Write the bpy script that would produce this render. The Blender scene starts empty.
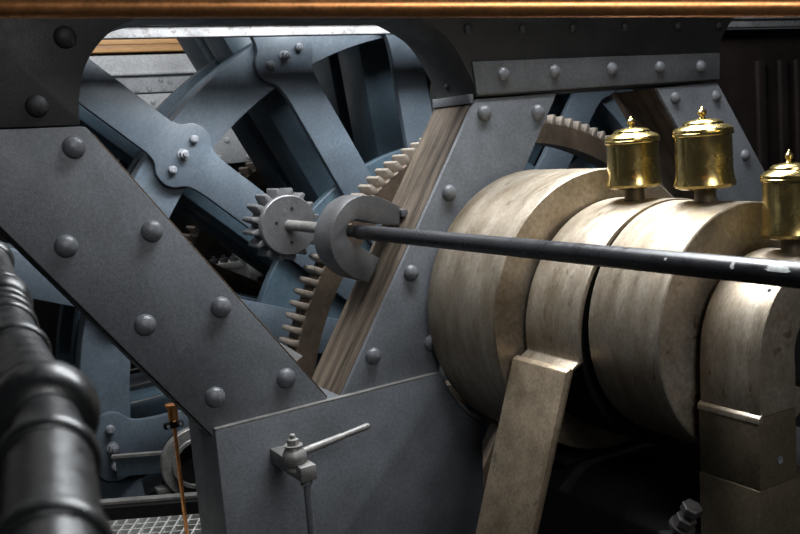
import bpy, bmesh, math, random
from mathutils import Vector, Matrix
random.seed(7)
SC = bpy.context.scene
COL = SC.collection
PI = math.pi

# ------------------------------------------------------------------ camera
F, CX, CY = 930.0, 400.0, 267.0
yv = Vector((-540, -84, F)).normalized()
xv = Vector((1600, -259, F)); xv = (xv - yv * xv.dot(yv)).normalized()
zv = xv.cross(yv)
if zv.y > 0: zv = -zv
def ray(px, py):
    c = Vector(((px - CX) / F, (py - CY) / F, 1.0))
    return Vector((c.dot(xv), c.dot(yv), c.dot(zv)))
def onY(px, py, y): r = ray(px, py); return r * (y / r.y)
def onZ(px, py, z): r = ray(px, py); return r * (z / r.z)
def atD(px, py, d): return ray(px, py) * d          # d = depth along the view axis
cam_d = bpy.data.cameras.new('camera'); cam = bpy.data.objects.new('camera', cam_d); COL.objects.link(cam)
cam_d.sensor_width = 36; cam_d.lens = F / 800 * 36; cam_d.clip_start = 0.02
right = Vector((xv.x, yv.x, zv.x)); up = -Vector((xv.y, yv.y, zv.y)); fw = Vector((xv.z, yv.z, zv.z))
m = Matrix((( right.x, up.x, -fw.x), (right.y, up.y, -fw.y), (right.z, up.z, -fw.z)))
cam.matrix_world = m.to_4x4()
SC.camera = cam
cam_d.dof.use_dof = True; cam_d.dof.focus_distance = 3.2; cam_d.dof.aperture_fstop = 7

# --------------------------------------------------------------- materials
def mat(name, base, rough=0.5, metal=0.0, var=0.25, scale=6.0, tint=None, streak=None, bump=0.15, bscale=90,
        spots=None, spot_amt=0.62, spec=0.5, coat=0.0, rvar=0.12, stretch=None):
    M = bpy.data.materials.new(name); M.use_nodes = True
    nt = M.node_tree; N = nt.nodes; L = nt.links
    b = N['Principled BSDF']
    b.inputs['Metallic'].default_value = metal
    b.inputs['Specular IOR Level'].default_value = spec
    b.inputs['Coat Weight'].default_value = coat
    tc = N.new('ShaderNodeTexCoord'); mp = N.new('ShaderNodeMapping')
    L.new(tc.outputs['Object'], mp.inputs['Vector'])
    if streak:                                        # (angle about Y, stretch factors)
        mp.vector_type = 'TEXTURE'
        mp.inputs['Rotation'].default_value = (0, streak[0], 0); mp.inputs['Scale'].default_value = streak[1]
    elif stretch:
        mp.inputs['Scale'].default_value = stretch
    def noise(sc, det=6, ro=0.6, vec=mp):
        n = N.new('ShaderNodeTexNoise'); n.inputs['Scale'].default_value = sc
        n.inputs['Detail'].default_value = det; n.inputs['Roughness'].default_value = ro
        L.new(vec.outputs[0], n.inputs['Vector']); return n
    n1 = noise(scale)
    r1 = N.new('ShaderNodeValToRGB')
    lo = [c * (1 - var) for c in base]; hi = [min(1, c * (1 + var)) for c in base]
    if tint: hi = list(tint)
    r1.color_ramp.elements[0].position = .3; r1.color_ramp.elements[1].position = .7
    r1.color_ramp.elements[0].color = (*lo, 1); r1.color_ramp.elements[1].color = (*hi, 1)
    L.new(n1.outputs['Fac'], r1.inputs['Fac'])
    out = r1.outputs['Color']
    if spots:
        n2 = noise(scale * 3.1, 8, .7)
        r2 = N.new('ShaderNodeValToRGB'); r2.color_ramp.elements[0].position = spot_amt; r2.color_ramp.elements[1].position = spot_amt + .07
        L.new(n2.outputs['Fac'], r2.inputs['Fac'])
        mx = N.new('ShaderNodeMix'); mx.data_type = 'RGBA'
        L.new(r2.outputs['Color'], mx.inputs['Factor']); L.new(out, mx.inputs['A']); mx.inputs['B'].default_value = (*spots, 1)
        out = mx.outputs['Result']
    if bump:
        n5 = noise(scale * 16, 3, .7); r5 = N.new('ShaderNodeMapRange')
        r5.inputs['From Min'].default_value = .3; r5.inputs['From Max'].default_value = .7
        r5.inputs['To Min'].default_value = .80; r5.inputs['To Max'].default_value = 1.2
        L.new(n5.outputs['Fac'], r5.inputs['Value'])
        mg = N.new('ShaderNodeMix'); mg.data_type = 'RGBA'; mg.blend_type = 'MULTIPLY'; mg.inputs['Factor'].default_value = 1
        L.new(out, mg.inputs['A']); L.new(r5.outputs['Result'], mg.inputs['B']); out = mg.outputs['Result']
    L.new(out, b.inputs['Base Color'])
    n3 = noise(scale * 2.3, 5)
    mr = N.new('ShaderNodeMapRange'); mr.inputs['From Min'].default_value = .3; mr.inputs['From Max'].default_value = .7
    mr.inputs['To Min'].default_value = max(.02, rough - rvar); mr.inputs['To Max'].default_value = min(1, rough + rvar)
    L.new(n3.outputs['Fac'], mr.inputs['Value']); L.new(mr.outputs['Result'], b.inputs['Roughness'])
    if bump:
        n4 = noise(bscale, 4)
        bp = N.new('ShaderNodeBump'); bp.inputs['Strength'].default_value = bump; bp.inputs['Distance'].default_value = .004
        L.new(n4.outputs['Fac'], bp.inputs['Height']); L.new(bp.outputs['Normal'], b.inputs['Normal'])
    return M
LEG_R = math.atan2(0.25 + 0.75, 0.66)
STEEL = mat('grey_steel_paint', (.118, .126, .138), .5, 0, .25, 5, spots=(.16, .168, .18), spot_amt=.66, bump=.3, bscale=160)
BLACKST = mat('black_steel_and_shade', (.017, .0172, .018), .55, 0, .25, 5, bump=.3, bscale=160)  # on the header this black also stands in for the deck's shade
RIVET = mat('rivet_steel', (.115, .12, .13), .42, .1, .3, 14, bump=.2)
BLUE = mat('blue_grey_paint', (.062, .079, .098), .45, 0, .2, 4, spots=(.088, .095, .115), spot_amt=.63, bump=.12, bscale=140)
BLUED = mat('dark_blue_paint', (.042, .066, .086), .45, 0, .2, 3, bump=.12)
BOLT = mat('bolt_steel', (.22, .23, .25), .4, .35, .3, 30, bump=.1)
TIMB = mat('worn_brown_timber', (.035, .022, .015), .75, 0, .6, 26, tint=(.19, .15, .112), streak=(-.985, (9, .9, .6)), bump=.6, bscale=22, spec=.25)
TIMB2 = mat('shaded_brown_timber', (.03, .02, .014), .8, 0, .5, 26, tint=(.085, .062, .045), streak=(1.09, (9, .9, .6)), bump=.5, bscale=22, spec=.2)  # darker copy of the timber, with the far leg's shadow in its colour
BRONZE = mat('worn_bronze', (.29, .225, .15), .45, .70, .22, 4, tint=(.45, .39, .315), spots=(.19, .135, .08), spot_amt=.60, bump=.12, bscale=70, stretch=(1, 3, 1))
BRONZED = mat('dull_bronze_bar', (.24, .18, .115), .5, .6, .35, 6, tint=(.42, .33, .23), spots=(.16, .15, .11), spot_amt=.6, bump=.15, bscale=60)
DKBRONZE = mat('dark_bronze', (.13, .105, .07), .45, .5, .3, 5, bump=.1)
BRASS = mat('polished_brass', (.60, .45, .16), .24, 1, .18, 7, tint=(.72, .56, .24), spots=(.36, .28, .10), spot_amt=.62, bump=.05, bscale=60, rvar=.08)
COPPER = mat('polished_copper', (.92, .40, .15), .36, 1, .10, 10, bump=.05, bscale=40, rvar=.08)
GEARST = mat('grey_iron', (.15, .15, .155), .45, .45, .25, 12, spots=(.28, .27, .26), spot_amt=.62, bump=.2)
RUST = mat('brown_iron', (.10, .072, .05), .6, .2, .35, 10, spots=(.16, .12, .085), spot_amt=.6, bump=.3)
TOOTH = mat('worn_tooth_iron', (.24, .205, .17), .5, .3, .25, 14, bump=.2)
TURN = mat('dark_turned_iron', (.05, .048, .05), .36, .3, .25, 12, spots=(.10, .10, .105), spot_amt=.66, bump=.15)
RODM = mat('black_rod_paint', (.020, .020, .023), .34, 0, .3, 12, spots=(.26, .25, .24), spot_amt=.80, bump=.12, bscale=60)
RAILB = mat('black_gloss_paint', (.009, .0095, .010), .36, 0, .3, 20, bump=.12, bscale=70, spec=.35)
WHITE = mat('pale_grey_paint', (.50, .51, .53), .5, 0, .15, 4, spots=(.30, .29, .28), spot_amt=.64, bump=.25, bscale=40)
CORN = mat('weathered_white_paint', (.19, .19, .195), .75, 0, .3, 9, spots=(.10, .095, .09), spot_amt=.54, bump=.5, bscale=40)
OAK = mat('orange_varnished_wood', (.78, .37, .12), .4, 0, .2, 5, tint=(.92, .55, .25), streak=(0, (6, 1, .5)), bump=.1)
DARKW = mat('shaded_brown_paint', (.010, .0065, .0055), .7, 0, .4, 3, bump=.2, spec=.2)
PITM = mat('black_iron_and_shade', (.009, .009, .009), .8, 0, .4, 4, bump=.3, spec=.15)  # near black; the lack of light low down is put into this tone
GRATE = mat('galvanised_grating', (.66, .66, .63), .5, .4, .2, 20, bump=.1)
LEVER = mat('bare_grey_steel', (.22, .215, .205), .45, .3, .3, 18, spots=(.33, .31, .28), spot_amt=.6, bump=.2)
PALE = mat('cream_machine_paint', (.62, .63, .62), .45, 0, .1, 6, bump=.1)
DIRTY = mat('oily_dark_steel', (.06, .055, .052), .5, .4, .4, 25, bump=.2)
HOLE = mat('black_hole', (.008, .008, .008), .8, 0, .1, 4, bump=0)

# ----------------------------------------------------------------- helpers
W = {}
def kids(o, parent, wl):
    W[o] = wl
    if parent: o.parent = parent
def thing(name, loc, label=None, cat=None, group=None, parent=None):
    o = bpy.data.objects.new(name, None); COL.objects.link(o); o.empty_display_size = .05
    base = W.get(parent, Vector()) if parent else Vector()
    o.location = Vector(loc) - base; kids(o, parent, Vector(loc)); tag(o, label, cat, group); return o
def tag(o, label=None, cat=None, group=None, kind=None):
    if label: o['label'] = label
    if cat: o['category'] = cat
    if group: o['group'] = group
    if kind: o['kind'] = kind
    return o
def obj(name, bm, material, parent=None, smooth=35, label=None, local=False):
    bmesh.ops.recalc_face_normals(bm, faces=bm.faces)
    me = bpy.data.meshes.new(name); 
    if parent is None and not local:
        cs = [v.co for v in bm.verts]
        c = Vector(((min(p.x for p in cs) + max(p.x for p in cs)) / 2, (min(p.y for p in cs) + max(p.y for p in cs)) / 2, min(p.z for p in cs)))
        bmesh.ops.translate(bm, verts=bm.verts, vec=-c)
    elif not local:
        c = W[parent]; bmesh.ops.translate(bm, verts=bm.verts, vec=-c)
    else: c = Vector()
    bm.to_mesh(me); bm.free()
    if smooth:
        for p in me.polygons: p.use_smooth = True
        me.set_sharp_from_angle(angle=math.radians(smooth))
    me.materials.append(material)
    o = bpy.data.objects.new(name, me); COL.objects.link(o)
    if parent is None: o.location = c; W[o] = c.copy()
    else: o.parent = parent; W[o] = W[parent]
    if label: o['label'] = label
    return o
def copy_of(src, parent, loc=None, rot=None):
    o = src.copy(); COL.objects.link(o); o.parent = parent
    if loc is not None: o.location = loc
    if rot is not None: o.rotation_euler = rot
    W[o] = W[parent]
    for k in ('label',):
        pass
    return o
def prism_into(bm, xz, y0, y1, bev=0.0):
    a = [bm.verts.new((x, y0, z)) for x, z in xz]; b = [bm.verts.new((x, y1, z)) for x, z in xz]
    fs = [bm.faces.new(a), bm.faces.new(b[::-1])]
    n = len(a)
    for i in range(n): fs.append(bm.faces.new((a[i], b[i], b[(i + 1) % n], a[(i + 1) % n])))
    if bev:
        es = list(fs[0].edges) + list(fs[1].edges)
        for i in range(n):
            e = bm.edges.get((a[i], b[i]))
            p, q, r = Vector(xz[i - 1]), Vector(xz[i]), Vector(xz[(i + 1) % n])
            if (q - p).angle(r - q, 0) > .5: es.append(e)
        bmesh.ops.recalc_face_normals(bm, faces=fs)
        bmesh.ops.bevel(bm, geom=es, offset=bev, segments=2, profile=.5, affect='EDGES', clamp_overlap=True)
def prism(xz, y0, y1, bev=0.003):
    bm = bmesh.new(); prism_into(bm, xz, y0, y1, bev); return bm
def pix(pts, y): return [(p.x, p.z) for p in (onY(a, b, y) for a, b in pts)]
def box_into(bm, lo, hi, bev=0.0):
    prism_into(bm, [(lo[0], lo[2]), (hi[0], lo[2]), (hi[0], hi[2]), (lo[0], hi[2])], lo[1], hi[1], bev)
def box(lo, hi, bev=.003):
    bm = bmesh.new(); box_into(bm, lo, hi, bev); return bm
def frame_of(d):
    d = Vector(d).normalized(); a = Vector((0, 0, 1)) if abs(d.z) < .9 else Vector((1, 0, 0))
    u = d.cross(a).normalized(); return u, d.cross(u).normalized(), d
def lathe_into(bm, base, axis, prof, seg=40, closed=False):
    """prof: list of (radius, distance along axis); open ends are capped unless closed ring"""
    u, v, d = frame_of(axis); base = Vector(base); rings = []
    for r, h in prof:
        if r < 1e-6: rings.append([bm.verts.new(base + d * h)]); continue
        rings.append([bm.verts.new(base + d * h + (u * math.cos(2 * PI * i / seg) + v * math.sin(2 * PI * i / seg)) * r) for i in range(seg)])
    pairs = list(zip(rings, rings[1:])) + ([(rings[-1], rings[0])] if closed else [])
    for A, B in pairs:
        for i in range(seg):
            j = (i + 1) % seg
            if len(A) == 1 and len(B) == 1: continue
            if len(A) == 1: bm.faces.new((A[0], B[i], B[j]))
            elif len(B) == 1: bm.faces.new((A[i], B[0], A[j]))
            else: bm.faces.new((A[i], B[i], B[j], A[j]))
    if not closed:
        if len(rings[0]) > 1: bm.faces.new(rings[0][::-1])
        if len(rings[-1]) > 1: bm.faces.new(rings[-1])
def lathe(base, axis, prof, seg=40, closed=False):
    bm = bmesh.new(); lathe_into(bm, base, axis, prof, seg, closed); return bm
def rod_into(bm, a, b, r, seg=16, r2=None):
    a, b = Vector(a), Vector(b); lathe_into(bm, a, b - a, [(r, 0), (r if r2 is None else r2, (b - a).length)], seg)
def rod(a, b, r, seg=24, r2=None):
    bm = bmesh.new(); rod_into(bm, a, b, r, seg, r2); return bm
def ring(cx, cz, y0, y1, ro, ri, seg=128, bev=.004):
    return lathe((cx, y0, cz), (0, 1, 0), [(ri, 0), (ro - bev, 0), (ro, bev), (ro, y1 - y0 - bev), (ro - bev, y1 - y0), (ri, y1 - y0)], seg, True)
def dome_bm(r, h=None, seg=20):
    """domed rivet head, centre on origin, pointing to -Y"""
    h = h or r * .72; prof = [(r * 1.0, 0)]
    for k in range(1, 7):
        a = k / 6 * PI / 2; prof.append((max(r * math.cos(a), 0 if k == 6 else .001), h * math.sin(a)))
    bm = bmesh.new(); lathe_into(bm, (0, 0, 0), (0, -1, 0), prof, seg); return bm
def hexbolt_bm(r, h, wash=True):
    bm = bmesh.new()
    if wash: lathe_into(bm, (0, 0, 0), (0, -1, 0), [(r * 1.25, 0), (r * 1.25, h * .18)], 24)
    y0 = -h * .18 if wash else 0
    hx = [(r * math.cos(k * PI / 3 + .3), r * math.sin(k * PI / 3 + .3)) for k in range(6)]
    prism_into(bm, hx, y0 - h * .6, y0, r * .12)
    lathe_into(bm, (0, y0 - h * .6, 0), (0, -1, 0), [(r * .5, 0), (r * .5, h * .22), (r * .4, h * .3)], 16)
    return bm
def fillet(pts, rad, n=6):
    """round the corners of a closed 2-d polygon"""
    out = []
    for i in range(len(pts)):
        p, q, s = Vector(pts[i - 1]), Vector(pts[i]), Vector(pts[(i + 1) % len(pts)])
        d = min(rad, (p - q).length * .45, (s - q).length * .45)
        a, b = q + (p - q).normalized() * d, q + (s - q).normalized() * d
        for k in range(n + 1):
            t = k / n; out.append(tuple(a * (1 - t) ** 2 + q * 2 * t * (1 - t) + b * t * t))
    return out
def smooth_open(pts, n=6):
    """Catmull-Rom through an open list"""
    out = []; P = [Vector(p) for p in pts]
    for i in range(len(P) - 1):
        p0, p1, p2, p3 = P[max(i - 1, 0)], P[i], P[i + 1], P[min(i + 2, len(P) - 1)]
        for k in range(n):
            t = k / n
            out.append(tuple(.5 * ((2 * p1) + (p2 - p0) * t + (2 * p0 - 5 * p1 + 4 * p2 - p3) * t * t + (3 * p1 - p0 - 3 * p2 + p3) * t ** 3)))
    out.append(tuple(P[-1])); return out

# ============================================================ ENGINE FRAME
YF = 2.9; YB = 3.175
fr = thing('engine_frame', (1.9, 3.0, -1.75), 'dark grey riveted steel frame with slanting legs and arched header', 'machine frame')
riv_me = {}
def rivets(parent, pts, y, r=.032, name='rivet', material=None):
    """one domed rivet per pixel position, all copies of one mesh"""
    for a, b in pts:
        p = onY(a, b, y)
        if r not in riv_me:
            o = obj(name, dome_bm(r), material or RIVET, parent, 60, local=True); riv_me[r] = o
        else:
            o = copy_of(riv_me[r], parent)
        o.parent = parent; o.location = p - W[parent]; o.rotation_euler = (0, random.uniform(0, 6), 0)
def leg(front, core, cmat, cname):
    p = obj('leg_plate', prism(pix(front, YF), YF, YF + .022, .004), STEEL, fr)
    obj(cname, prism(pix(core, YF), YF + .0225, YB if cmat in (TIMB, TIMB2) else 3.07, .004), cmat, fr)
    return p
l1 = leg([(-95, 133), (80, 126.5), (86, 127), (327, 398), (350, 425), (345, 452), (213, 436)],
         [(-95, 136), (80, 128), (327, 399), (350, 425), (345, 452), (213, 438)], BLACKST, 'web_box')
rivets(l1, [(74, 147), (152, 231), (66, 246), (221, 307), (145, 325), (286, 378), (215, 397)], YF, .035)
l2 = leg([(326, 433), (343, 395), (476, 99), (557, 93.5), (432, 385), (415, 440)],
         [(325, 434), (342.5, 395), (475.5, 99), (555, 94), (431, 385), (415, 440)], TIMB, 'timber_infill')
rivets(l2, [(484, 113), (538, 112), (449, 193), (411, 273), (373, 356), (431, 343)], YF, .031)
l3 = leg([(656.5, 88), (718, 83), (764, 169.5), (850, 331), (800, 350), (700, 166)],
         [(656, 88), (717, 84), (763, 169.5), (850, 333), (800, 350), (699, 166)], TIMB2, 'timber_infill')
rivets(l3, [(675, 98), (716, 96), (745, 155)], YF, .027)
arch = smooth_open([(80, 125), (79.5, 98), (84, 70), (97, 46), (117, 27), (143, 16), (172, 12.5)], 5)
bk = [onY(a_, b_, YB) for a_, b_ in ((373, 24), (391, 33.5), (406, 44), (416.5, 57), (424, 69.5))]
fq = lambda P: (lambda c: (CX + F * c[0] / c[2], CY + F * c[1] / c[2]))([P.x * xv[i] + YF * yv[i] + P.z * zv[i] for i in range(3)])
arch2 = smooth_open([fq(P) for P in bk] + [(474, 84), (476, 97)], 5)
rt = smooth_open([(718, 81), (718.5, 59), (722.5, 38), (727, 29), (734, 19), (748, 8)], 5)
hp = [(-95, 131.5)] + arch + arch2 + rt + [(748, -40), (-95, -40)]
hd = obj('header_plate', prism(pix(hp, YF), YF + .001, YB, .003), BLACKST, fr)
rivets(hd, [(37, 106), (65, 37)], YF, .0335, material=BLACKST)
rivets(hd, [(468, 29), (523, 29), (573, 28), (625, 27), (678, 26), (719, 25.5)], YF, .021, material=BLACKST)
STEELD = mat('darker_steel_paint', (.070, .072, .076), .5, 0, .25, 5, spots=(.095, .098, .102), bump=.3, bscale=160)  # darker version of the grey steel paint
dp = obj('doubler_plate', prism(pix(smooth_open([(476, 95.5), (473, 76), (470.8, 62)], 4) + [(600, 57), (718.3, 53), (718.0, 79.5)], YF), YF - .010, YF + .0005, .003), STEELD, fr)
rivets(dp, [(503, 74), (554.5, 71.5), (612, 69), (659.5, 67.5), (700.5, 66.5)], YF - .010, .027)
# joint strip where the arch side meets the timber
q0 = onY(475, 97, YF)
j = obj('joint_strip', box((q0.x - .018, YF + .008, q0.z - .022), (q0.x - .0005, YB - .004, q0.z + .012), .003), STEEL, fr)
# side bolts on the arch flank
for a, b in ((421, 59), (427, 73), (430.5, 88)):
    p = onY(a, b, 3.1)
    o = copy_of(riv_me[.021], hd); o.location = Vector((q0.x - .004, 3.08, p.z + .0)) - W[hd]; o.rotation_euler = (0, 0, -PI / 2); o.scale = (.6, .6, .6)
# gusset box under the legs
YG = 2.875
gb = [(215, 431), (441, 373.5), (447, 384), (456, 397), (467, 409), (482, 417.5), (488, 640), (244, 690)]
gbp = obj('gusset_box', prism(pix(gb, YG), YG, YB, .004), STEEL, fr)
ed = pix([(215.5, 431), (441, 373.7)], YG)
obj('worn_lit_top_edge', prism([ed[0], ed[1], (ed[1][0], ed[1][1] + .006), (ed[0][0], ed[0][1] + .006)], YG + .001, YF - .0005, .001), LEVER, fr, label='worn top edge of the gusset box, painted bright as if lit')  # lighter strip: wear plus light from above put into the colour
ed = pix([(92, 134.5), (327, 398)], YF); n_ = (Vector((-(ed[1][1] - ed[0][1]), ed[1][0] - ed[0][0]))).normalized() * .006
obj('worn_edge', prism([ed[0], ed[1], (ed[1][0] + n_.x, ed[1][1] + n_.y), (ed[0][0] + n_.x, ed[0][1] + n_.y)], YF + .003, YF + .021, .001), RUST, fr, label='brown worn edge of the slanting leg')
# lip of the cut-out; its lit rim is put into a lighter colour
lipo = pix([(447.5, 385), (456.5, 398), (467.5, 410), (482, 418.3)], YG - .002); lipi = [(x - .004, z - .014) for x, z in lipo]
obj('lit_lip', prism(lipo + lipi[::-1], YG - .014, YG - .0005, .0015), LEVER, fr, label='cut-out lip painted bright as a lit rim')
ch = pix([(279, 342), (303, 356), (296, 362), (290, 360)], 3.18)
obj('corner_chip', prism(ch, 3.18, 3.195, .001), PALE, fr, label='small cream painted corner plate')

# ============================================================ BARRING SHAFT
RX, RZ = 1.552, -0.325
bs = thing('barring_shaft', (RX, 3.0, RZ), 'long black rod with a grey toothed pinion at its far end', 'shaft')
obj('rod', lathe((RX, 0.55, RZ), (0, 1, 0), [(.0268, 0), (.0268, 2.47), (.0265, 2.475)], 32), RODM, bs)
for k, (pa, pb, a0_, a1_) in enumerate(((772, 800, 196, 224), (738, 743, 190, 222), (672, 675, 200, 212))):
    ya, yb = onY(pa, 270, 1.0), 0
    fy = lambda px: RX / (ray(px, 231 + (px - 350) * 44 / 450).x / ray(px, 231 + (px - 350) * 44 / 450).y)
    y0_, y1_ = fy(pb), fy(pa); bm = bmesh.new(); rows = []
    for i in range(9):
        a_ = math.radians(a0_ + (a1_ - a0_) * i / 8) - PI; j0, j1 = random.uniform(0, .25), random.uniform(0, .25)
        a_ = PI - math.radians(a0_ - 180 + (a1_ - a0_) * i / 8) + 0.0
        L_ = y1_ - y0_
        rows.append([bm.verts.new((RX + math.cos(a_) * .0271, y0_ + L_ * f_, RZ + math.sin(a_) * .0271)) for f_ in (j0, .5, 1 - j1)])
    for A_, B_ in zip(rows, rows[1:]):
        for q in (0, 1): bm.faces.new((A_[q], A_[q + 1], B_[q + 1], B_[q]))
    obj('paint_chip', bm, PALE, bs)
obj('inner_rod', lathe((RX, 3.026, RZ), (0, 1, 0), [(.0225, 0), (.0225, .64)], 24), LEVER, bs, label='bare steel end of the rod')
obj('rod_collar', lathe((RX, 3.17, RZ), (0, 1, 0), [(.026, 0), (.031, .006), (.031, .05), (.026, .056)], 24), LEVER, bs)
pin = obj('pinion', lathe((RX, 3.665, RZ), (0, 1, 0), [(.0225, 0), (.124, 0), (.128, .004), (.128, .03), (.112, .031), (.112, .16), (.02, .165)], 64), GEARST, bs)
for k, (a, r) in enumerate(((75, .07), (165, .06), (272, .075))):
    bm = lathe((RX + r * math.cos(math.radians(a)), 3.6635, RZ + r * math.sin(math.radians(a))), (0, 1, 0), [(.0075, 0), (.0075, .004)], 14)
    obj('drilled_hole', bm, HOLE, pin)
def tooth_bm(rr, h, w0, w1, y0, y1, bev=.004):
    pts = [(rr - .012, -w0), (rr, -w0), (rr + h * .55, -(w0 * .45 + w1 * .55)), (rr + h, -w1 * .8), (rr + h, w1 * .8), (rr + h * .55, w0 * .45 + w1 * .55), (rr, w0), (rr - .012, w0)]
    return prism(pts, y0, y1, bev)
t0 = None
pinr = Vector((RX, 3.0, RZ))
for k in range(16):
    if t0 is None:
        bm = tooth_bm(.112, .047, .0175, .0095, .698, .816)
        t0 = obj('tooth', bm, GEARST, pin, 40, local=True); o = t0
    else: o = copy_of(t0, pin)
    o.location = (0, 0, 0); o.rotation_euler = (0, -(k + .35) * 2 * PI / 16, 0)

# ============================================================ C BRACKET
YC = 3.03
cpo = [(400, 206.5), (388, 200.5), (376, 196.5), (362, 195.5), (347.5, 202.5), (337.5, 215), (331.5, 231), (331, 247), (336, 261), (346, 272.5), (357, 279), (369, 282.5)]
cpi = [(380, 258.5), (368, 251.5), (356, 244), (350, 240.5), (347, 235), (346.8, 229), (350, 222.5), (357, 219.6), (366, 221), (380, 224), (400, 225)]
cb = smooth_open(pix(cpo, YC), 4) + smooth_open(pix(cpi, YC), 4)
cr = thing('bearing_bracket', onY(400, 213, YC), 'grey iron C-shaped bracket holding the black rod against the worn timber', 'bracket')
obj('jaw', prism(cb, YC, YC + .145, .004), GEARST, cr)
p = onY(403, 213, YC)
obj('bolt', box((p.x - .012, YC - .012, p.z - .014), (p.x + .014, YC + .05, p.z + .014), .003), RIVET, cr)

# ============================================================ RING GEAR + SPOKED WHEEL
GX, GZ, GR = 2.736, -1.255, 1.335
def ring_gear(y0, y1, label, arms, teeth=True):
    C = Vector((GX, (y0 + y1) / 2, GZ)); g = thing('ring_gear', C, label, 'gear', 'large toothed rings')
    d = (y1 - y0) / 2
    rp = [(GR - .145, -d), (GR - .047, -d), (GR - .041, -d + .006), (GR - .041, d - .006), (GR - .047, d), (GR - .145, d)]
    bm = bmesh.new(); lathe_into(bm, (0, 0, 0), (0, 1, 0), rp, 200, True); obj('rim', bm, RUST, g, 35, local=True)
    for a in arms:
        bm = bmesh.new(); prism_into(bm, [(.24, -.06), (GR - .15, -.042), (GR - .12, -.075), (GR - .12, .075), (GR - .15, .042), (.24, .06)], -d * .8, d * .8, .004)
        o = obj('arm', bm, RUST, g, 35, local=True); o.rotation_euler = (0, -math.radians(a), 0)
    bm = bmesh.new(); lathe_into(bm, (0, 0, 0), (0, 1, 0), [(.165, -d), (.26, -d), (.26, d), (.165, d)], 48, True); obj('hub', bm, RUST, g, 35, local=True)
    n = 150; first = None
    vis = sorted(range(n), key=lambda k: abs(((k * 360 / n - 118 + 180) % 360) - 180))
    for k in vis[:100]:
        if first is None:
            first = obj('tooth', tooth_bm(GR - .042, .042, .0155, .0105, -d, d, .003), TOOTH, g, 40, local=True); o = first
        else: o = copy_of(first, g)
        o.rotation_euler = (0, -math.radians(k * 360 / n), 0)
    bm = bmesh.new()
    for k in vis[100:]:
        a = math.radians(k * 360 / n); c, s = math.cos(a), math.sin(a)
        pts = [(GR - .045, -.0155), (GR, -.0105), (GR, .0105), (GR - .045, .0155)]
        prism_into(bm, [(x * c - z * s, x * s + z * c) for x, z in pts], -d, d)
    o = obj('tooth_row', bm, TOOTH, g, 40, local=True); o['kind'] = 'stuff'
    return g
ring_gear(3.615, 3.725, 'nearer brown toothed ring gear, just behind the timber-faced leg', [176, 116, 56, -4, 236, 296])
ring_gear(5.45, 5.60, 'farther brown toothed ring gear glimpsed beyond the blue wheel arms', [150, 90, 30, 210, 270, 330])

wh = thing('spoked_wheel', (GX, 4.25, GZ), 'large blue-grey steel wheel with bolted fishtail arms and curved rim', 'wheel')
def wring(name, y0, y1, ro, ri, m, label=None):
    o = obj(name, ring(0, 0, y0, y1, ro, ri, 200), m, wh, 35, local=True, label=label); return o
wring('rim', .041, .15, 2.03, 1.805, BLUE)
wring('rim', .25, .33, 2.02, 1.80, BLUED)
wring('rim', .62, .70, 2.02, 1.80, BLUED)
wring('inner_ring', .05, .11, 1.22, .60, BLUED)
wring('hub', -.05, 1.0, .42, .165, BLUED)
half = [(.35, .096), (1.70, .092), (1.77, .097), (1.815, .112), (1.855, .147), (1.90, .161), (1.955, .147), (1.995, .108), (2.04, .094), (2.08, .092), (2.50, .092)]
hs = smooth_open(half[1:-1], 4); up_ = [half[0]] + hs + [half[-1]]
arm_xz = up_ + [(x, -z) for x, z in reversed(up_)]
arm2 = [(.35, .095), (2.42, .095), (2.45, .07), (2.45, -.07), (2.42, -.095), (.35, -.095)]
A = B = Cc = None; bolt_a = bolt_b = None
for k in range(17):
    th = math.radians(138.55 + 21.18 * (k - 5)); rot = (0, -th, 0)
    if A is None:
        A = obj('arm', prism(arm_xz, 0, .04, .003), BLUE, wh, 35, local=True); a = A
        B = obj('back_arm', prism(arm2, .335, .60, .01), BLUED, wh, 35, local=True); b = B
        Cc = obj('back_arm', prism(arm2, .72, .98, .01), BLUED, wh, 35, local=True); c = Cc
    else: a = copy_of(A, wh); b = copy_of(B, wh); c = copy_of(Cc, wh)
    a.rotation_euler = rot; b.rotation_euler = rot; c.rotation_euler = rot
    for t, big in ((-.088, 0), (0, 1), (.088, 0)):
        if big:
            if bolt_a is None: bolt_a = obj('bolt', hexbolt_bm(.022, .045), BOLT, a, 40, local=True); o = bolt_a
            else: o = copy_of(bolt_a, a)
        else:
            if bolt_b is None:
                bm = bmesh.new(); lathe_into(bm, (0, 0, 0), (0, -1, 0), [(.020, 0), (.020, .016), (.017, .022), (.012, .023), (.011, .028)], 18)
                bolt_b = obj('bolt', bm, BOLT, a, 40, local=True); o = bolt_b
            else: o = copy_of(bolt_b, a)
        o.location = (1.91, 0, t)
obj('shaft', lathe((GX, 3.2, GZ), (0, 1, 0), [(.16, 0), (.16, 2.6)], 40), LEVER, wh)

# ============================================================ BRONZE DRUMS AND STRAPS
DX, DZ = 2.24, -.665
def drum(name, cx, cz, R, y0, y1, label, ri=.13, front=None):
    g = thing(name, (cx, (y0 + y1) / 2, cz - R), label, 'drum', 'bronze drums')
    o = obj('shell', ring(cx, cz, y0, y1, R, ri, 160, .004), BRONZE, g)
    return g
d1 = drum('bronze_drum', 2.224, -.658, .5, 2.456, 2.87, 'largest bronze drum, farthest back against the riveted leg')
d3 = drum('bronze_drum', 2.234, -.643, .378, 1.856, 2.150, 'middle bronze drum carrying the tallest brass oil cup')
def arc(cx, cz, R, a0, a1, n): return [(cx + R * math.cos(math.radians(a0 + (a1 - a0) * i / n)), cz + R * math.sin(math.radians(a0 + (a1 - a0) * i / n))) for i in range(n + 1)]
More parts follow.
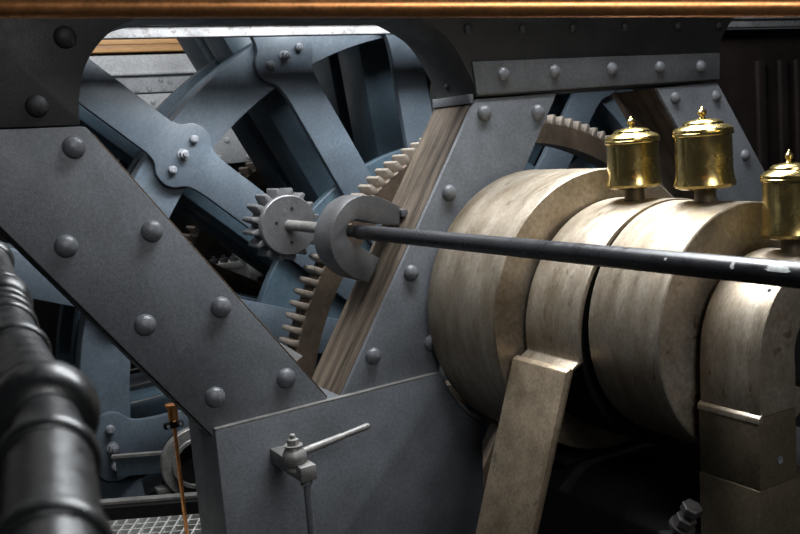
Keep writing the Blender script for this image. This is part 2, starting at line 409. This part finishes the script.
# strap with slanting bar
sx, sz, sr = 2.253, -.681, .419
s2 = thing('rod_strap', (1.7, 2.3, -1.7), 'worn bronze strap with a slanting flat bar, between the two largest drums', 'strap', 'bronze rod straps')
prof = arc(sx, sz, sr, -60, 186, 90) + [(1.797, -.748), (1.812, -.752)] + arc(sx, sz, sr - .018, 187, -60, 80)
obj('strap', prism(prof, 2.174, 2.436, .005), BRONZE, s2)
obj('core', ring(sx, sz, 2.185, 2.42, sr - .02, .13, 100), PITM, s2)  # black disc standing in for the shadow inside the strap
obj('bar', prism([(1.778, -.746), (1.796, -.738), (1.811, -.744), (1.451, -1.72), (1.432, -1.72)], 2.170, 2.441, .004), BRONZED, s2)
# near strap
s4 = thing('rod_strap', (2.05, 1.72, -1.7), 'nearest bronze strap with a stepped upright block, under the lowest oil cup', 'strap', 'bronze rod straps')
bx, bz = 2.253, -.673
prof = arc(bx, bz, .27, 0, 176, 70) + [(1.979, -.70), (1.977, -.812), (2.125, -.812), (2.125, -.70)] + arc(bx, bz, .13, 180, 0, 40)
obj('strap', prism(prof, 1.621, 1.826, .004), BRONZE, s4)
obj('lug', prism([(1.969, -.8125), (2.122, -.8125), (2.120, -1.011), (1.967, -1.011)], 1.620, 1.827, .004), DKBRONZE, s4)
obj('ledge', prism([(1.966, -.827), (1.969, -.8125), (1.984, -.8), (1.984, -.827)], 1.618, 1.829, .0015), BRONZE, s4, label='bright worn ledge')
obj('foot', prism([(1.964, -1.0125), (2.20, -1.0125), (2.21, -1.75), (1.955, -1.75)], 1.619, 1.829, .004), DKBRONZE, s4)
p = onY(779.5, 460, 1.62)
bm = bmesh.new(); lathe_into(bm, (p.x, 1.6205, p.z), (0, -1, 0), [(.011, 0), (.011, .004), (.007, .004), (.006, .002)], 18); obj('screw', bm, BOLT, s4)
p = onY(775.5, 298, 1.65)
aa = math.atan2(p.z - bz, p.x - bx); hd_ = Vector((bx + .2695 * math.cos(aa), 1.65, bz + .2695 * math.sin(aa)))
bm = bmesh.new(); lathe_into(bm, hd_, (math.cos(aa), 0, math.sin(aa)), [(.006, 0), (.006, .0012)], 14); obj('oil_hole', bm, HOLE, s4)
ds = obj('drive_shaft', lathe((DX, 1.66, DZ), (0, 1, 0), [(.105, 0), (.122, .012), (.122, 1.7)], 48), PITM)
tag(ds, 'dark shaft end in the bore of the nearest bronze strap', 'shaft')

# ============================================================ OIL CUPS
def cup(x, y, ztop, r, h, label, lean=0):
    """ztop: surface the stem stands on"""
    g = thing('oil_cup', (x, y, ztop), label, 'oil cup', 'brass oil cups')
    obj('stem', lathe((x, y, ztop - .0015), (0, 0, 1), [(r * .36, 0), (r * .36, .0395)], 24), DKBRONZE, g)
    z = ztop + .038
    body = [(r * .3, 0), (r * .82, .0), (r * 1.0, .006), (r * 1.04, .014), (r * 1.01, .023), (r * .965, .038), (r * .945, h * .4), (r * .94, h - .002), (r * .5, h)]
    obj('cup_body', lathe((x, y, z), (0, 0, 1), body, 56), BRASS, g)
    z += h
    lid = [(r * .6, .0), (r * .985, 0), (r * 1.01, .003), (r * 1.01, .009), (r * .985, .011), (r * 1.0, .014), (r * .985, .020), (r * .90, .026), (r * .76, .031), (r * .68, .034), (r * .66, .040), (r * .56, .046), (r * .28, .050), (r * .14, .052), (r * .01, .0525)]
    l = obj('lid', lathe((x, y, z), (0, 0, 1), lid, 56), BRASS, g)
    z += .051
    fin = [(r * .15, 0), (r * .11, .003), (r * .075, .006), (r * .09, .009), (r * .14, .014), (r * .16, .019), (r * .135, .025), (r * .07, .029), (r * .045, .031), (r * .05, .033), (r * .03, .036), (.0005, .037)]
    obj('finial', lathe((x, y, z), (0, 0, 1), fin, 24), BRASS, l)
    return g
cup(2.219, 2.30, -.262, .089, .148, 'brass oil cup on the bronze strap, leftmost of three')
cup(2.226, 2.005, -.263, .089, .160, 'tallest brass oil cup, on top of the middle bronze drum')
cup(2.248, 1.72, -.403, .078, .160, 'rightmost brass oil cup, lowest of three and nearest the black rod')

# ============================================================ LEVER ON THE GUSSET BOX
lv = thing('clamp_lever', (1.10, 2.80, -1.75), 'small grey steel clamp lever with ball and handle on the gusset box', 'lever')
q1 = onZ(290, 471, -.994); bx0 = 1.066
obj('block', box((bx0, q1.y, -1.045), (bx0 + .056, 2.874, -.994), .005), LEVER, lv)
BY = q1.y + .062; bc = onY(294.5, 457, BY)
bl = obj('ball', lathe((bc.x, BY, bc.z - .042), (0, 0, 1), [(.028, 0)] + [(.040 * math.sin(PI * t / 14), .042 - .040 * math.cos(PI * t / 14)) for t in range(3, 12)] + [(.024, .077), (.03, .079), (.03, .083), (.012, .084)], 36), LEVER, lv)
bm = bmesh.new(); hx = [(.019 * math.cos(k * PI / 3), .019 * math.sin(k * PI / 3)) for k in range(6)]
lathe_into(bm, (bc.x, BY, bc.z + .041), (0, 0, 1), [(.019, 0), (.019, .018), (.015, .021)], 6); lathe_into(bm, (bc.x, BY, bc.z + .062), (0, 0, 1), [(.009, 0), (.009, .012), (.007, .014)], 16)
obj('nut', bm, LEVER, lv)
h0, h1 = onY(303, 452, BY), onY(369, 425.5, BY); hv = (h1 - h0)
obj('handle', lathe(h0, hv, [(.0125, 0), (.014, .02), (.0115, hv.length * .58), (.0095, hv.length * .60), (.0105, hv.length * .62), (.0115, hv.length * .97), (.008, hv.length)], 20), LEVER, lv)
obj('spindle', lathe((bx0 + .03, q1.y + .032, -1.044), (0, 0, -1), [(.016, 0), (.019, .012), (.019, .02), (.0125, .022), (.0125, .69)], 20), STEEL, lv)

# ============================================================ COPPER RAIL AND TURNED RAIL
a, b = atD(-260, 8.4, 1.42), atD(1060, 6.8, 1.60)
rl = obj('copper_handrail', rod(a, b, .0155, 40), COPPER); tag(rl, 'polished copper handrail running across the whole top of the view', 'handrail')
u = (b - a).normalized()
ctr = [(-44, 215, 2.5), (-26, 240, 2.1), (-11, 262, 1.8), (2, 303, 1.5), (12, 345, 1.23), (44, 414, .92), (48.5, 470, .755), (51, 560, .62), (54, 680, .50), (58, 850, .41)]
path = [atD(*c) for c in ctr]
pp = [Vector(p) for p in smooth_open([tuple(p) for p in path], 12)]
# cumulative length and station of every control point
S = [0]
for i in range(1, len(pp)): S.append(S[-1] + (pp[i] - pp[i - 1]).length)
st = [S[min(i * 12, len(S) - 1)] for i in range(len(ctr))]
def at_s(s):
    s = max(0, min(S[-1], s))
    for i in range(1, len(S)):
        if S[i] >= s: t = (s - S[i - 1]) / max(1e-9, S[i] - S[i - 1]); return pp[i - 1].lerp(pp[i], t), (pp[i] - pp[i - 1]).normalized()
    return pp[-1], (pp[-1] - pp[-2]).normalized()
prof = [(.036, 0)]
def bead(s, r, w, base):
    for k in range(0, 9):
        a_ = PI * k / 8; prof.append((base + (r - base) * math.sin(a_), s - w * math.cos(a_)))
cyl = .0365
for i in (1, 2): bead(st[i], .046, .03, cyl)
bead(st[3] - .05, .043, .012, cyl); bead(st[3], .047, .04, .033); bead(st[3] + .075, .041, .012, .034)
bead(st[3] + .13, .041, .011, .035); bead(st[3] + .20, .042, .012, cyl); bead(st[4] + .06, .043, .014, cyl)
bead(st[5] - .07, .0425, .012, .035); bead(st[5], .0535, .042, .031); bead(st[6] - .014, .0425, .013, .036); bead(st[7] - .005, .0425, .013, .0365); bead(st[8], .0425, .012, .0365)
prof.append((.036, S[-1]))
bm = bmesh.new(); rings = []
for r, s in prof:
    p, d = at_s(s); uu, vv, dd = frame_of(d)
    rings.append([bm.verts.new(p + (uu * math.cos(2 * PI * i / 40) + vv * math.sin(2 * PI * i / 40)) * r) for i in range(40)])
for A_, B_ in zip(rings, rings[1:]):
    for i in range(40): bm.faces.new((A_[i], B_[i], B_[(i + 1) % 40], A_[(i + 1) % 40]))
bm.faces.new(rings[0][::-1]); bm.faces.new(rings[-1])
tr = obj('turned_rail', bm, RAILB, None, 50); tag(tr, 'black glossy turned rail with ball and ring beads at lower left', 'railing')

# ============================================================ BACKGROUND: OUTBOARD SIDE
YW = 6.8
def struct(name, bm, m, parent=None, **k):
    o = obj(name, bm, m, parent, **k)
    if parent is None: o['kind'] = 'structure'
    return o
def zz(px, py, y=YW): return onY(px, py, y).z
wb = struct('wall_back', box((-3.5, YW + .06, -3.0), (7.5, YW + .16, 1.6), 0), PITM)  # lower hull coloured black in place of its missing light
def strake(z0, z1, dy, m, name='trim', x0=-3, x1=6.0, riv=None, rz=None):
    o = struct(name, box((x0, YW - dy, z0), (x1, YW + .059, z1), .006), m)
    return o
strake(.845, 1.5, .0, WHITE, 'trim_1')
strake(.765, .845, .03, OAK, 'trim_2'); strake(.815, .862, .045, OAK, 'trim_3')
strake(.622, .742, .03, WHITE, 'trim_4'); strake(.598, .621, .07, WHITE, 'trim_5')
s6 = strake(.478, .592, .0, WHITE, 'trim_6'); s7 = strake(.34, .466, .02, WHITE, 'trim_7'); s8 = strake(-.08, .335, .0, WHITE, 'trim_8')
hr = None
def hull_riv(parent, pts, y, r=.02):
    global hr
    for a, b in pts:
        p = onY(a, b, y)
        if hr is None: hr = obj('rivet', dome_bm(r), WHITE, parent, 60, local=True); o = hr
        else: o = copy_of(hr, parent)
        o.location = p - W[parent]; o.scale = (r / .02,) * 3
hull_riv(s6, [(122, 90.5), (136.5, 89.8), (149, 89), (164, 88), (178, 87.3), (161, 80), (170, 82), (187, 81)], YW)
hull_riv(s7, [(141, 103), (153, 102), (166, 101), (178, 100)], YW - .02)
hull_riv(s8, [(227, 140), (249, 156.5), (219, 158)], YW, .026)
x = onY(125, 85, YW).x
struct('trim_9', box((x - .3, YW - .012, .48), (x, YW - .0005, .59), .003), WHITE)
# near deck-edge cornice behind the frame
cz = struct('trim_10', box((-.6, 3.92, .497), (6.0, 3.962, .70), .008), CORN)
struct('trim_11', box((-.6, 3.905, .545), (6.0, 3.919, .70), .004), CORN)
# brown bulkhead at right; its shade is put into the dark colour
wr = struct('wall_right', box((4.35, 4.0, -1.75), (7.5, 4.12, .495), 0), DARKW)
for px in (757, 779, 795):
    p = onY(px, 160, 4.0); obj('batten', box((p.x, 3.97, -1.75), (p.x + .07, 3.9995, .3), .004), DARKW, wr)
# floor slab, deck overhead
struct('floor', box((-2.5, .2, -1.9), (7.0, 3.66, -1.75), 0), PITM)
struct('floor_pit', box((-3.5, 3.7, -4.0), (7.5, 6.85, -3.9), 0), PITM)
bm = bmesh.new(); box_into(bm, (-3.0, 2.76, .585), (7.0, 3.16, .63)); box_into(bm, (-3.0, 3.0, .6305), (7.0, 3.16, 1.05)); struct('ceiling_and_shade_upright', bm, BLACKST)  # unseen deck slab; the upright part is added to shade the lower wheel
# engine bed under the drums
bed = obj('bed_casting', prism([(1.95, -1.75), (2.9, -1.75), (2.9, -1.18), (2.05, -1.18), (1.95, -1.25)], 1.86, 2.86, .01), PITM); tag(bed, 'black bed casting in painted-in shade under the bronze drums', 'machine base')
pd = obj('pedestal', box((1.99, 2.46, -1.179), (2.55, 2.86, -1.159), .004), PITM, bed)
# ring of nuts by the near strap
ng = thing('stud_nuts', (1.9, 1.86, -1.75), 'worn hexagonal nuts on a slanting stud beside the nearest bronze strap', 'nut')
ax = Vector((.05, -.45, .80)).normalized(); nb = onY(686, 519, 1.80)
obj('stud', lathe(nb - ax * .10, ax, [(.015, 0), (.015, .155)], 16), DIRTY, ng)
obj('nut', lathe(nb - ax * .02, ax, [(.027, 0), (.03, .003), (.03, .026), (.027, .029)], 6), DIRTY, ng)
obj('nut', lathe(nb + ax * .026, ax, [(.027, 0), (.03, .003), (.03, .024), (.027, .027)], 6), DIRTY, ng)
obj('washer', lathe(nb - ax * .034, ax, [(.037, 0), (.037, .01)], 28), DIRTY, ng)
obj('stud_block', prism([(nb.x - .06, -1.75), (nb.x + .05, -1.75), (nb.x + .05, nb.z - .06), (nb.x - .06, nb.z - .035)], 1.74, 1.855, .006), PITM, ng)

# ============================================================ LOWER LEFT CLUTTER
k0, k1 = onZ(100, 505, -1.45), onZ(197, 497.5, -1.45); ud = (k1 - k0).normalized(); nd = Vector((ud.y, -ud.x, 0))
if nd.y > 0: nd = -nd
bm = bmesh.new()
def obox(bm, c, hu, hn, hz):
    vs = [bm.verts.new(c + ud * (su * hu) + nd * (sn * hn) + Vector((0, 0, s * hz))) for su in (-1, 1) for sn in (-1, 1) for s in (-1, 1)]
    for f in ((0, 1, 3, 2), (4, 6, 7, 5), (0, 4, 5, 1), (2, 3, 7, 6), (0, 2, 6, 4), (1, 5, 7, 3)): bm.faces.new([vs[i] for i in f])
mid = (k0 + k1) / 2
obox(bm, mid - ud * .35 - nd * .03 + Vector((0, 0, -.0)), .72, .022, .006); kb = struct('trim_12', bm, LEVER)
bm = bmesh.new(); obox(bm, mid - ud * .35 - nd * .035 + Vector((0, 0, -.16)) + nd * 0.03, .72, .026, .15); struct('trim_13', bm, PITM)
bm = bmesh.new(); go = mid + nd * .0 + Vector((0, 0, -.075))
for i in range(-26, 9): obox(bm, go + ud * (i * .046) + nd * .33, .0035, .32, .010)
for i in range(0, 12): obox(bm, go - ud * .39 + nd * (.02 + i * .055), .80, .0035, .0095)
gr = struct('floor_grating', bm, GRATE, smooth=0)
# small bearing pulley
dc = Vector((1.135, 4.02, -1.363))
pl = thing('flanged_pulley', (1.135, 4.05, -1.75), 'pale grey flanged disc half hidden behind the gusset box', 'pulley')
obj('flange', ring(dc.x, dc.z, 3.99, 4.03, .162, .10, 64), LEVER, pl)
obj('drum_core', lathe((dc.x, 4.0, dc.z), (0, 1, 0), [(.099, 0), (.099, .2)], 48), PITM, pl)
obj('inner_flange', ring(dc.x, dc.z, 3.975, 3.989, .118, .100, 64), LEVER, pl)
obj('foot', box((dc.x - .12, 4.04, -1.9), (dc.x + .12, 4.19, -1.4), .01), PITM, pl)
obj('foot_step', box((dc.x - .19, 4.0, -1.475), (dc.x - .125, 4.05, -1.445), .004), LEVER, pl)
# angle bracket shelf
p0, p1 = onZ(112, 455.5, -1.29), onZ(163, 451.5, -1.29)
ab = thing('angle_bracket', ((p0 + p1) / 2) - Vector((0, 0, .15)), 'dark angle bracket with a pale top edge in front of the lowest visible wheel arm', 'bracket')
ud_, nd_ = ud, nd; ud = (p1 - p0).normalized(); nd = Vector((ud.y, -ud.x, 0)); nd = -nd if nd.y > 0 else nd
L = (p1 - p0).length / 2
bm = bmesh.new(); obox(bm, (p0 + p1) / 2 - Vector((0, 0, .005)), L, .012, .006); obj('shelf', bm, LEVER, ab, 0)
bm = bmesh.new(); obox(bm, (p0 + p1) / 2 - Vector((0, 0, .055)) - nd * .005, L * .9, .005, .044); web = obj('web', bm, BLUED, ab, 0)
ud, nd = ud_, nd_
# copper dip rod
dr = thing('dip_rod', (.947, 3.6, -1.75), 'thin copper rod with brass top cup standing on the floor grating', 'rod')
zt = onY(172, 407, 3.6).z
obj('stem', rod((.947, 3.6, -1.75), (.947, 3.6, zt - .02), .008, 14), COPPER, dr)
obj('top_cup', lathe((.947, 3.6, zt - .03), (0, 0, 1), [(.014, -.03), (.020, -.022), (.020, .03), (.027, .034), (.027, .042), (.012, .044)], 20), COPPER, dr)
bm = bmesh.new(); e0, e1 = onY(164, 427, 3.6), onY(183, 422.5, 3.6); c0 = (e0 + e1) / 2
box_into(bm, (e0.x, 3.585, c0.z - .012), (e1.x, 3.615, c0.z + .012), .006); cl = obj('clip', bm, PITM, dr)
for q in (e0.x + .014, e1.x - .014):
    obj('clip_bolt', lathe((q, 3.5845, c0.z), (0, -1, 0), [(.007, 0), (.007, .005)], 12), BOLT, cl)
obj('wire', rod((.947, 3.6, zt + .03), (.943, 3.6, zt + .14), .0025, 8), PITM, dr)
# three tie rods behind the rim
for k, ((a0, b0), (a1, b1), lab) in enumerate((((134, 370), (160, 362), 'topmost of three thin dark tie rods seen below the slanting leg'),
                                  ((134, 386), (172, 376), 'middle of three thin dark tie rods seen below the slanting leg'),
                                  ((134, 403.5), (190, 387), 'lowest of three thin tie rods, with a brass ferrule'))):
    a, b = onY(a0, b0, 4.46), onY(a1, b1, 4.46); d = b - a; d.z = 0 if k < 9 else d.z
    t = thing('tie_rod', (a + b) / 2, lab, 'rod', 'tie rods in the wheel well')
    obj('bar', rod(a - d * .5, b + d * .8, .0045, 8), LEVER, t)
    if k == 2:
        p = onY(170.5, 392.8, 4.46); dd = (b - a).normalized()
        obj('ferrule', rod(p - dd * .022, p + dd * .022, .010, 12), BRASS, t)
# pale bolted pipe seen through the wheel
wp = thing('flanged_pipe', onY(228, 272, 6.1), 'white flanged pipe with dark bolts glimpsed between wheel and slanting leg', 'pipe')
a, b = onY(196, 283, 6.1), onY(268, 262, 6.1)
obj('pipe', rod(a, b, .085, 32), PALE, wp)
c0 = a.lerp(b, .62); dd = (b - a).normalized()
obj('flange', rod(c0, c0 + dd * .05, .15, 40), PALE, wp)
f0 = a.lerp(b, .28); fl = obj('pad', box((f0.x - .14, 6.0, f0.z + .05), (f0.x + .17, 6.16, f0.z + .10), .008), PALE, wp)
for k in range(4):
    obj('bolt', lathe((f0.x - .10 + k * .07, 6.03, f0.z + .10), (0, 0, 1), [(.03, 0), (.03, .03), (.012, .03), (.012, .05)], 6), STEEL, wp)
obj('valve_cap', lathe(onY(241, 262, 6.05), (.5, 0, .5), [(.02, -.02), (.07, 0), (.09, .04), (.06, .1), (.01, .13)], 24), WHITE, wp)
obj('pipe_leg', rod(onY(210, 279, 6.1) - Vector((0, 0, 3.0)), onY(210, 279, 6.1), .05, 16), PITM, wp)

# ================================================================== LIGHT
def area(name, loc, target, sx, sy, e, col):
    d = bpy.data.lights.new(name, 'AREA'); d.shape = 'RECTANGLE'; d.size = sx; d.size_y = sy; d.energy = e; d.color = col
    o = bpy.data.objects.new(name, d); COL.objects.link(o); o.location = loc
    o.rotation_euler = (Vector(target) - Vector(loc)).to_track_quat('-Z', 'Y').to_euler(); return o
area('skylight', (2.25, 2.72, 1.65), (2.25, 2.66, 0), 2.2, .9, 275, (.93, .97, 1))
area('wheel_fill', (1.45, 3.42, .86), (1.4, 3.62, 0), 1.9, .3, 44, (.97, .99, 1))  # unseen fill lamp added close above to brighten the upper wheel
area('skylight_side', (1.5, 5.8, 2.6), (1.0, 6.7, .3), 5.0, .8, 50, (1, .98, .95))
area('front_fill', (.6, -3.4, 2.6), (1.8, 2.9, .2), 2.6, 1.4, 112, (.97, .98, 1))  # unseen soft fill added behind the camera for front plates and copper
wd = bpy.data.worlds.new('world'); SC.world = wd; wd.use_nodes = True
bg = wd.node_tree.nodes['Background']; bg.inputs['Color'].default_value = (.9, .95, 1, 1); bg.inputs['Strength'].default_value = .03
SC.view_settings.view_transform = 'Standard'; SC.view_settings.look = 'None'
SC.view_settings.exposure = 0; SC.view_settings.gamma = 1; SC.view_settings.use_curve_mapping = False
